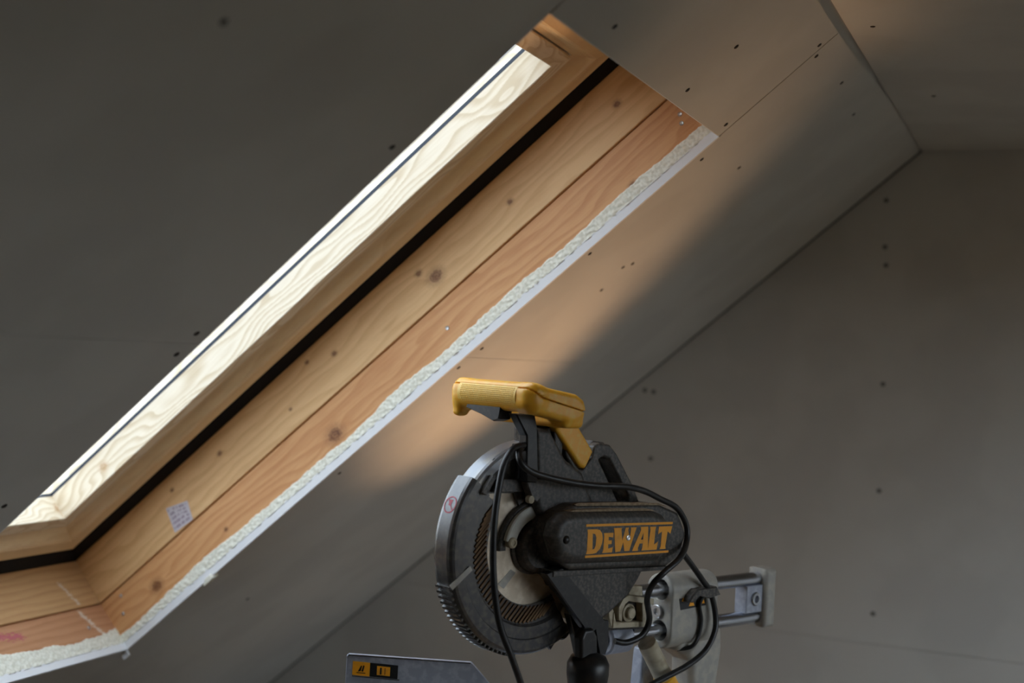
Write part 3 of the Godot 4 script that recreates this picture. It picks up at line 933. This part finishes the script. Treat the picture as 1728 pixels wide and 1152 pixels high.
	var cover := part("top_bracket", casting([[46, 156], [78, 124], [86, 122], [107, 143], [110, 160], [122, 165], [147, 162], [165, 147], [210, 92], [231, 58], [201, 58], [198, 76], [147, 138], [134, 142], [123, 138], [178, 62], [178, 44], [112, 44], [112, 64], [46, 146]], -2, 25, 4, 3.0), mat.black, saw, o)
	cover.set_meta("label", "black bracket with carrying loop behind the handle")
	part("carry_loop", casting([[214, 92], [166, 150], [148, 165], [122, 168], [110, 159], [116, 149], [131, 150], [149, 143], [199, 80], [201, 50], [240, 50], [234, 64]], -30, 12, 6, 3.0), mat.black, saw, o)
	part("front_post", casting([[-16, 188], [16, 191], [46, 60], [6, 60]], -34, 20, 5, 3.0), mat.black_clean, saw, o)
	part("latch_arm", plate([[-81, 211], [-42, 212], [-36, 192], [-28, 118], [-30, 105], [-52, 108], [-56, 178]], 22, 42, 3), mat.black_clean, saw, o)
	part("latch_foot", plate([[-46, 106], [0, 112], [6, 103], [-22, 74], [-32, 80]], 20, 36, 2.5), mat.black, saw, o)
	part("latch_screw", turned([[0.006, 0.030], [0.006, 0.038], [0.0, 0.040]], 14, Transform3D(Basis.IDENTITY, Vector3(-0.036, 0.079, 0))), mat.cream, saw, o)
	part("motor_body", casting([[-17, 24], [-13, 47], [5, 63], [37, 72], [232, 66], [286, 49], [308, 13], [295, -25], [263, -40], [32, -31], [-2, -13]], 5, 62, 7, 3.5), mat.black, saw, o)
	var dome := part("motor_cover", casting([[-29, 26], [-22, 49], [-6, 61], [19, 64], [197, 59], [226, 51], [242, 36], [246, 14], [240, -10], [219, -26], [12, -18], [-14, -6]], 50, 85, 16, 2.5), mat.black, saw, o)
	dome.set_meta("label", "black oblong motor cover with yellow lettering")
	part("cover_screw", turned([[0.0065, 0.078], [0.0065, 0.0865], [0.004, 0.089], [0.0, 0.0895]], 18, Transform3D(Basis.IDENTITY, Vector3(-0.003, 0.022, 0)), true), mat.black_clean, dome)
	part("cover_screw", turned([[0.0045, 0.084], [0.0045, 0.0866], [0.003, 0.087], [0.0, 0.0862]], 14, Transform3D(Basis.IDENTITY, Vector3(0.136, 0.018, 0))), mat.steel_screw, dome)
	# maker's name in yellow between two rules
	var p00 := Vector2(0.040, -0.0075)
	var p10 := Vector2(0.236, -0.0105)
	var p01 := Vector2(0.039, 0.0425)
	var p11 := Vector2(0.243, 0.0375)
	var lay := func(x: float, y: float) -> Vector2:
		return p00.lerp(p10, x).lerp(p01.lerp(p11, x), y)
	var print_z := 0.0848
	for y in [[-0.02, 0.055], [0.95, 1.03]]:
		var rule := tool()
		prism(rule, PackedVector2Array([lay.call(0.0, y[0]), lay.call(1.0, y[0]), lay.call(1.0, y[1]), lay.call(0.0, y[1])]), print_z, print_z + 0.0006)
		part("printed_rule", done(rule), mat.logo, dome)
	for l in logo_letters():
		var letter := tool()
		for outline in l[4]:
			var pts := PackedVector2Array()
			for q in outline:
				pts.append(lay.call(lerpf(l[0], l[1], q[0]), lerpf(l[2], l[3], q[1]) * 0.94 + 0.02))
			prism(letter, pts, print_z, print_z + 0.0006)
		part("printed_letter", done(letter), mat.logo, dome)
	# counter of the A is the cover showing through
	var hole := tool()
	var hp := PackedVector2Array()
	for q in [[0.47, 0.46], [0.61, 0.46], [0.59, 0.74]]:
		hp.append(lay.call(lerpf(0.545, 0.738, q[0]), lerpf(0.09, 0.93, q[1]) * 0.94 + 0.02))
	prism(hole, hp, print_z, print_z + 0.0008)
	part("printed_letter_counter", done(hole), mat.ink, dome)

	# sawdust lying on the ledges of the motor
	for ledge in [[[34, 72], [40, 74], [120, 72.5], [232, 67.5], [258, 60], [232, 64], [40, 69.5]], [[10, 63.5], [24, 66], [110, 64], [198, 60.5], [212, 56], [196, 58], [24, 62.5]]]:
		part("sawdust", plate(ledge, 56 if ledge[0][0] == 34 else 62, 62 if ledge[0][0] == 34 else 76, 0.4), mat.dust, saw, o)
	part("loop_back", plate([[116, 150], [146, 150], [205, 70], [205, 40], [150, 40]], -34, -28, 1), mat.black_clean, saw, o)
	part("lower_case", casting([[8, -30], [228, -38], [212, -62], [191, -86], [147, -112], [121, -124], [49, -70]], -10, 44, 5, 3.5), mat.black, saw, o)
	part("motor_flange", plate([[0, -30], [268, -40], [268, -47], [0, -40]], 18, 58, 2), mat.black, saw, o)
	part("brace_bar", plate([[-14, -34], [22, -27], [126, -120], [101, -134], [78, -127]], 40, 56, 3), mat.black_clean, saw, o)

	# yellow handle in two shells
	var arm := mm([[-82, 257.5], [6, 245], [22, 236], [27, 222], [18, 205], [0, 199], [-82, 214.5]])
	var neck := mm([[5, 206], [18, 184], [74, 127], [86, 123], [103, 151], [60, 199], [25, 222]])
	var body := func(p: Vector3) -> float:
		var d := sd_box(p, Vector3(-0.076, 0.237, -0.0095), Vector3(0.0215, 0.0228, 0.0965), 0.0185)
		d = smin(d, sd_slab(p, arm, 0.046, 0.0865, 0.009), 0.008)
		d = smin(d, sd_slab(p, arm, -0.104, -0.066, 0.010), 0.008)
		d = smin(d, sd_box(p, Vector3(0.004, 0.210, -0.004), Vector3(0.022, 0.018, 0.088), 0.009), 0.006)
		d = smin(d, sd_slab(p, neck, -0.020, 0.031, 0.005), 0.006)
		d = smin(d, sd_box(p, Vector3(-0.080, 0.212, -0.091), Vector3(0.012, 0.013, 0.010), 0.008), 0.01)
		return d
	var seam := func(p: Vector3) -> float:
		var a := p.x * 1000.0
		if a < -92.0:
			return 0.2515
		if a < -72.0:
			return lerpf(0.2515, 0.239, (a + 92.0) / 20.0)
		return 0.239 - (a + 72.0) * 0.000215
	part("handle_shell", field_mesh(Vector3(-104, 100, -112), Vector3(126, 258, 92), 3.0, func(p): return maxf(body.call(p), p.y - seam.call(p) + 0.0004)), mat.yellow, saw, o).set_meta("label", "yellow handle body")
	part("handle_shell", field_mesh(Vector3(-104, 200, -112), Vector3(126, 266, 92), 3.0, func(p): return maxf(body.call(p), seam.call(p) + 0.0004 - p.y)), mat.yellow, saw, o).set_meta("label", "yellow handle top half")
	var trig := tool()
	prism(trig, mm([[-62, 222], [-66, 214], [-30, 206], [0, 197], [14, 201], [18, 222]]), -0.092, -0.066, 0.003, Transform3D(Basis(Vector3(0, 0, 1), Vector3.UP, Vector3(1, 0, 0)), Vector3.ZERO))
	part("trigger", done(trig), mat.black_clean, saw, o)
	# worn grip pad with rows of dots, window light partly painted into its paler yellow
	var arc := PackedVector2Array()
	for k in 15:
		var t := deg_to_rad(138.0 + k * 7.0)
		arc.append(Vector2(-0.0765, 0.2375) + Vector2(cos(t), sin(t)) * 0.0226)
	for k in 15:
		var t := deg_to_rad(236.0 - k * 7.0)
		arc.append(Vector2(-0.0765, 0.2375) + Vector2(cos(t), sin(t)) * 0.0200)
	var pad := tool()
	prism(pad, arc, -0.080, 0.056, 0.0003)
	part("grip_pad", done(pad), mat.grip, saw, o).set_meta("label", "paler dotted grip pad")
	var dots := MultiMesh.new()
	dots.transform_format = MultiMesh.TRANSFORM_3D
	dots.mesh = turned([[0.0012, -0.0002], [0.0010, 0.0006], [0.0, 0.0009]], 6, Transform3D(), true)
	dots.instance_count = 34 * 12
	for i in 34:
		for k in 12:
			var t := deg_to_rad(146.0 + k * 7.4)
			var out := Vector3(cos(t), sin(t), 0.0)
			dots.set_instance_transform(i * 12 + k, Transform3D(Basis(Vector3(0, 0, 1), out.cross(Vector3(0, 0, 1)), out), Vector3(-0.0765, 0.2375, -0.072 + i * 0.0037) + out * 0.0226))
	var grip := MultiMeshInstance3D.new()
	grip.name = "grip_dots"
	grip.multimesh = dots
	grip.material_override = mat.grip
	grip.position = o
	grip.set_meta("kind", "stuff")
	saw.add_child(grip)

	# slide: two rails, end bracket, carriage and column
	for u in [-0.0935, -0.1645]:
		part("rail", rod(Vector3(0.175, u, 0), Vector3(0.605, u, 0), 0.0125), mat.chrome, saw, o)
	part("end_bracket", casting([[592, -73], [624, -73], [624, -184], [592, -184]], -24, 24, 10, 3.0), mat.cast_grey, saw, o)
	part("end_block", plate([[546, -103], [594, -103], [594, -154], [546, -154]], -14, 14, 2), mat.alu, saw, o)
	part("end_bolt", turned([[0.013, 0.013], [0.013, 0.0165], [0.011, 0.018], [0.007, 0.018], [0.006, 0.014], [0.0, 0.014]], 20, Transform3D(Basis.IDENTITY, Vector3(0.571, -0.128, 0))), mat.chrome, saw, o)
	part("carriage", field_mesh(Vector3(312, -204, -38), Vector3(452, -58, 34), 3.0, func(p: Vector3) -> float:
		var q := Vector2(p.y + 0.131, p.z + 0.002).abs() - Vector2(0.065 - 0.028, 0.031 - 0.028)
		var d2 := q.max(Vector2.ZERO).length() + minf(maxf(q.x, q.y), 0.0) - 0.028
		var e := Vector2(d2 + 0.004, absf(p.x - 0.382) - 0.062 + 0.004)
		var d := minf(maxf(e.x, e.y), 0.0) + e.max(Vector2.ZERO).length() - 0.004
		for u in [-0.0935, -0.1645]:
			var w := Vector2(p.y - u, p.z).length() - 0.0175
			d = maxf(d, -maxf(w, p.x - 0.345))
		return d), mat.cast_grey, saw, o)
	part("carriage_bolt", turned([[0.012, 0.0], [0.012, 0.004], [0.0105, 0.005], [0.006, 0.005], [0.005, 0.001], [0.0, 0.001]], 20, Transform3D(Basis(Vector3(0, 0, 1), Vector3.UP, Vector3(-1, 0, 0)), Vector3(0.320, -0.132, -0.004))), mat.steel_screw, saw, o)
	var tag := part("warning_label", plate([[336, -106], [406, -103], [409, -123], [341, -126]], 28, 29.6), mat.ink, saw, o)
	for tri_ in [[362, -121, 9], [395, -119, 6], [343, -111, 4]]:
		var w := tool()
		var q: float = tri_[2]
		prism(w, mm([[tri_[0], tri_[1]], [tri_[0] + q * 1.7, tri_[1]], [tri_[0] + q * 0.85, tri_[1] + q * 1.6]]), 0.0296, 0.0300)
		prism(w, mm([[tri_[0] + q * 0.62, tri_[1] + q * 0.4], [tri_[0] + q * 1.08, tri_[1] + q * 0.4], [tri_[0] + q * 0.85, tri_[1] + q * 0.9]]), 0.0296, 0.0303)
		part("warning_triangle", done(w), mat.logo, tag)
	part("column", casting([[352, -170], [440, -165], [474, -172], [478, -209], [468, -275], [462, -372], [380, -372], [396, -266], [392, -223], [352, -200]], -36, 20, 14, 4.0), mat.cast_grey, saw, o)
	part("column_web", casting([[285, -300], [292, -196], [312, -190], [330, -236], [345, -300], [400, -372], [285, -372]], -34, -6, 6, 4.0), mat.alu, saw, o)
	part("bevel_lever", rod(Vector3(0.266, -0.176, 0.022), Vector3(0.320, -0.248, 0.022), 0.0165), mat.cream, saw, o)
	part("lever_grip", rod(Vector3(0.312, -0.237, 0.022), Vector3(0.356, -0.297, 0.022), 0.019, 24, 0.004), mat.yellow, saw, o)
	# bevel bracket on the front of the rails
	part("pivot_block", casting([[152, -88], [250, -84], [256, -152], [158, -146]], -26, 26, 8, 3.5), mat.black, saw, o)
	part("bevel_bracket", plate([[161, -111], [168, -128], [182, -130], [242, -134], [245, -144], [160, -138]], 20, 40, 2), mat.cream, saw, o)
	part("bevel_bracket", plate([[149, -106], [156, -99], [163, -110], [168, -128], [160, -138], [153, -124]], 22, 38, 2), mat.cream, saw, o)
	part("bevel_bracket", plate([[172, -104], [182, -90], [196, -86], [259, -98], [259, -108], [196, -97], [188, -101], [182, -112], [182, -130], [173, -126]], 24, 40, 2), mat.cream, saw, o)
	part("bevel_bracket", plate([[229, -102], [236, -103], [240, -136], [232, -136]], 24, 40, 1.5), mat.cream, saw, o)
	part("bevel_bolt", turned([[0.015, 0.026], [0.015, 0.036], [0.012, 0.0375], [0.011, 0.034], [0.0095, 0.034], [0.0095, 0.042], [0.008, 0.0435], [0.0, 0.0435]], 24, Transform3D(Basis.IDENTITY, Vector3(0.202, -0.117, 0))), mat.cream, saw, o)
	part("stop_tab", plate([[195, -72], [234, -75], [236, -92], [202, -88]], 18, 34, 1.5), mat.cream, saw, o)
	part("stop_knob", turned([[0.0, 0.030], [0.020, 0.031], [0.022, 0.036], [0.016, 0.046], [0.010, 0.050], [0.0, 0.051]], 20, Transform3D(Basis.IDENTITY.rotated(Vector3.RIGHT, -0.5), Vector3(0.170, -0.040, 0.0))), mat.cream, saw, o)
	part("rail_boss", turned([[0.026, -0.02], [0.026, 0.028], [0.023, 0.031], [0.017, 0.031], [0.015, 0.026], [0.0, 0.026]], 28, Transform3D(Basis(Vector3(0, 0, 1), Vector3.UP, Vector3(-1, 0, 0)), Vector3(0.210, -0.166, 0.0))), mat.alu, saw, o)
	# depth stop and clamp hanging below the case
	part("stop_plate", plate([[66, -108], [106, -116], [112, -150], [116, -190], [96, -184], [84, -150]], 18, 32, 2), mat.black_clean, saw, o)
	part("stop_cap", plate([[79, -101], [98, -103], [108, -122], [88, -116]], 32, 38, 1.5), mat.alu, saw, o)
	part("clamp_side", plate([[100, -112], [136, -120], [138, -160], [132, -176], [118, -174], [110, -150]], 36, 54, 3), mat.black_clean, saw, o)
	part("clamp_stem", casting([[62, -140], [70, -126], [90, -126], [100, -140], [106, -200], [66, -196]], 46, 66, 6, 3.0), mat.black_clean, saw, o)
	part("clamp_knob", turned([[0.0, -0.245], [0.022, -0.242], [0.030, -0.226], [0.034, -0.200], [0.034, -0.184], [0.028, -0.172], [0.012, -0.166], [0.0, -0.165]].map(func(q): return [q[0], q[1]]), 28, Transform3D(Basis(Vector3(1, 0, 0), Vector3(0, 0, -1), Vector3(0, 1, 0)), Vector3(0.090, 0.0, 0.056)), true), mat.black_clean, saw, o)
	part("guard_boss", turned([[0.014, -0.02], [0.014, 0.010], [0.011, 0.014], [0.0, 0.015]], 24, Transform3D(Basis.IDENTITY, Vector3(0.075, -0.140, 0))), mat.black, saw, o)
	part("guard_pivot", turned([[0.011, -0.02], [0.011, 0.012], [0.008, 0.015], [0.0, 0.015]], 20, Transform3D(Basis.IDENTITY, Vector3(0.078, -0.108, 0))), mat.cream, saw, o)
	part("guard_tab", plate([[44, -160], [52, -168], [66, -152], [60, -146]], 2, 8, 1), mat.guard, saw, o)
	# cable of the saw, looped over handle and column
	part("cable", cable([[-56, -230, 75], [-63, -212, 75], [-76, -184, 75], [-96, -146, 75], [-116, -105, 72], [-128, -61, 70], [-135, -8, 68], [-135, 53, 66], [-126, 105, 62], [-114, 139, 58], [-91, 159, 50], [-57, 163, 36], [-44, 160, 20], [-52, 158, 6]]), mat.cable, saw, o)
	part("cable", cable([[-52, 158, 12], [-60, 159, 34], [-79, 154, 50], [-84, 139, 62], [-62, 124, 66], [-4, 111, 72], [58, 103, 76], [133, 99, 78], [184, 90, 72], [228, 76, 66], [278, 58, 62], [308, 27, 60], [303, -2, 66], [262, -22, 88], [222, -43, 90], [210, -63, 78], [218, -91, 60], [233, -128, 54], [222, -153, 50], [190, -163, 46], [169, -160, 38]]), mat.cable, saw, o)
	part("cable", cable([[296, -4, 44], [304, -14, 50], [342, -42, 45], [383, -75, 40], [407, -99, 40], [421, -137, 42], [418, -168, 45], [391, -198, 48], [340, -217, 52], [275, -230, 56], [213, -242, 60]]), mat.cable, saw, o)
	part("cable", cable([[395, -99, 38], [386, -119, 34], [393, -146, 34], [389, -170, 34], [377, -192, 30], [360, -200, 10]], 0.0036), mat.cable, saw, o)
	part("cable_strap", plate([[345, -110], [352, -100], [366, -90], [418, -88], [430, -104], [400, -108], [372, -102], [356, -112]], 26, 46, 3), mat.black, saw, o)

	# fence, turntable and base, mostly below the picture
	var along := Vector3(0.7431, 0.0, 0.6691)
	var fb := Basis(along, Vector3.UP, along.cross(Vector3.UP))
	var fence := Node3D.new()
	fence.name = "fence"
	saw.add_child(fence)
	fence.transform = Transform3D(fb, Vector3(-0.135, up - 0.214, -0.287))
	var fm := part("fence_plate", plate([[0, -3], [3, 0], [208, -3], [211, -5], [244, -40], [270, -106], [0, -106]], -10, 0, 1.2), mat.alu, fence)
	fm.set_meta("label", "brushed metal fence plate with slanted end")
	part("fence_plate_lip", plate([[0, -4], [3, 0], [208, -3], [208, -5], [3, -2.4], [2, -4]], 0, 1.0), mat.chrome, fence)
	var dec := part("fence_label", plate([[11, -11], [87, -14.5], [87, -37.5], [11, -34]], 0, 0.5), mat.ink, fence)
	dec.set_meta("label", "black and yellow warning label")
	part("label_square", plate([[11, -11], [40, -12.3], [40, -35.3], [11, -34]], 0.5, 0.8), mat.logo, fence)
	part("label_square", plate([[52, -17], [74, -18], [74, -33], [52, -32]], 0.5, 0.8), mat.logo, fence)
	for mark in [[[18, -29], [33, -29.7], [33, -31], [18, -30.4]], [[20, -28], [25, -18], [27, -18], [25, -27]], [[26, -27], [29, -17], [31, -18], [29, -28]], [[57, -19.5], [60, -19.6], [60, -31], [57, -30.8]], [[65, -20], [66, -20], [66, -31], [65, -31]]]:
		part("label_print", plate(mark, 0.8, 1.0), mat.ink, fence)
	part("label_lip", plate([[11, -34.5], [87, -38], [90, -37], [90, -39.5], [11, -36.5]], 0, 1.4), mat.chrome, fence)
	part("fence_slot", plate([[28, -48], [50, -49], [50, -56], [28, -55]], 0, 0.3), mat.ink, fence)
	var table := turned([[0.0, 0.0], [0.165, 0.0], [0.17, 0.006], [0.17, 0.062], [0.165, 0.068], [0.0, 0.068]], 48, Transform3D(Basis(Vector3(1, 0, 0), Vector3(0, 0, -1), Vector3(0, 1, 0)), Vector3(0.183, 0.012, 0.0)))
	part("turntable", table, mat.alu, saw)
	var st := tool()
	prism(st, rect(-0.37, -0.16, 0.37, 0.16), 0.0, 0.072, 0.006, Transform3D(Basis(along, along.cross(Vector3.UP), Vector3.UP), Vector3(0.183, 0, 0)))
	part("base_casting", done(st), mat.cast_grey, saw)

func build_bench() -> void:
	var bench := thing("workbench", "pine workbench under the mitre saw", "workbench", Transform3D(Basis(Vector3.UP, deg_to_rad(67.0)), Vector3(2.10, 0, -0.69)))
	var top := EYE.y - 0.29755 - 0.40
	part("bench_top", box(Vector3(-0.55, top - 0.04, -0.32), Vector3(0.55, top, 0.32), 0.003), mat.pine_bench, bench)
	var leg := box(Vector3(-0.035, 0, -0.035), Vector3(0.035, top - 0.04, 0.035), 0.003)
	for x in [-0.48, 0.48]:
		for z in [-0.26, 0.26]:
			part("leg", leg, mat.pine_bench, bench, Vector3(x, 0, z))

func build_lamp() -> void:
	# added lamp, unseen behind the bench, put in to make the glow beside the window
	var at := Vector3(3.15, 0, -1.33)
	var target := Vector3(2.46, EYE.y + 0.06, -0.99)
	var lamp := thing("added_lamp", "added unseen lamp making the warm glow on the slope", "work lamp", Transform3D(Basis.IDENTITY, at))
	var head := Vector3(0, 0.27, 0)
	var z := (target - at - head).normalized()
	var x := Vector3.UP.cross(z).normalized()
	var hb := Basis(x, z.cross(x), z)
	part("stand", tube(PackedVector3Array([Vector3(-0.14, 0.30, 0), Vector3(-0.14, 0.02, 0.0), Vector3(-0.14, 0.012, 0.14), Vector3(0.14, 0.012, 0.14), Vector3(0.14, 0.02, 0.0), Vector3(0.14, 0.30, 0)]), 0.010, 10, 10), mat.black_clean, lamp)
	part("stand", tube(PackedVector3Array([Vector3(-0.14, 0.05, 0), Vector3(-0.14, 0.012, -0.14), Vector3(0.14, 0.012, -0.14), Vector3(0.14, 0.05, 0)]), 0.010, 10, 10), mat.black_clean, lamp)
	var h := Node3D.new()
	h.name = "head"
	lamp.add_child(h)
	h.transform = Transform3D(hb, head)
	part("housing", box(Vector3(-0.12, -0.09, -0.09), Vector3(0.12, 0.09, -0.004), 0.012), mat.yellow, h)
	part("lamp_glass", box(Vector3(-0.10, -0.07, -0.004), Vector3(0.10, 0.07, 0.002)), mat.lamp_glow, h)
	var s := SpotLight3D.new()
	s.name = "lamp_light"
	s.light_color = Color(1.0, 0.80, 0.60)
	s.light_energy = LAMP_ENERGY
	s.spot_angle = 17.0
	s.spot_angle_attenuation = 1.0
	s.spot_range = 12.0
	s.spot_attenuation = 2.0
	s.light_size = 0.1
	s.shadow_enabled = true
	h.add_child(s)
	s.transform = Transform3D(Basis(Vector3.UP, PI), Vector3(0, 0, 0.02))

func _ready() -> void:
	# camera
	var cam := Camera3D.new()
	cam.name = "camera"
	cam.keep_aspect = Camera3D.KEEP_HEIGHT
	add_child(cam)
	cam.transform = Transform3D(Basis(Vector3(0.386150, 0.054643, 0.920816), Vector3(-0.031776, 0.998439, -0.045924), Vector3(-0.921888, -0.011526, 0.387284)).orthonormalized(), EYE)
	var lens := CameraAttributesPhysical.new()
	lens.frustum_focal_length = 46.208
	lens.frustum_focus_distance = 2.15
	lens.exposure_aperture = 2.4
	lens.frustum_near = 0.05
	lens.frustum_far = 200.0
	cam.attributes = lens
	cam.fov = 29.10
	cam.current = true
	# overcast sky through the roof window
	var env := Environment.new()
	env.background_mode = Environment.BG_SKY
	var sky := Sky.new()
	var sm := ProceduralSkyMaterial.new()
	sm.sky_top_color = Color(0.87, 0.935, 1.0)
	sm.sky_horizon_color = Color(0.92, 0.96, 1.0)
	sm.ground_horizon_color = Color(0.45, 0.45, 0.43)
	sm.ground_bottom_color = Color(0.30, 0.30, 0.28)
	sm.energy_multiplier = 4.9
	sky.sky_material = sm
	env.sky = sky
	env.tonemap_mode = Environment.TONE_MAPPER_LINEAR
	env.tonemap_exposure = 1.06
	env.sdfgi_enabled = true
	env.ssao_enabled = true
	env.ssil_enabled = true
	var we := WorldEnvironment.new()
	we.name = "environment"
	we.environment = env
	add_child(we)

	roof = Transform3D(Basis(Vector3(1, 0, 0), Vector3(0, -sin(PITCH), -cos(PITCH)), Vector3(0, cos(PITCH), -sin(PITCH))), EYE + ROOF_GAP * Vector3(0, cos(PITCH), -sin(PITCH)))
	materials()
	build_room()
	build_lining()
	build_window()
	build_saw()
	build_bench()
	build_lamp()
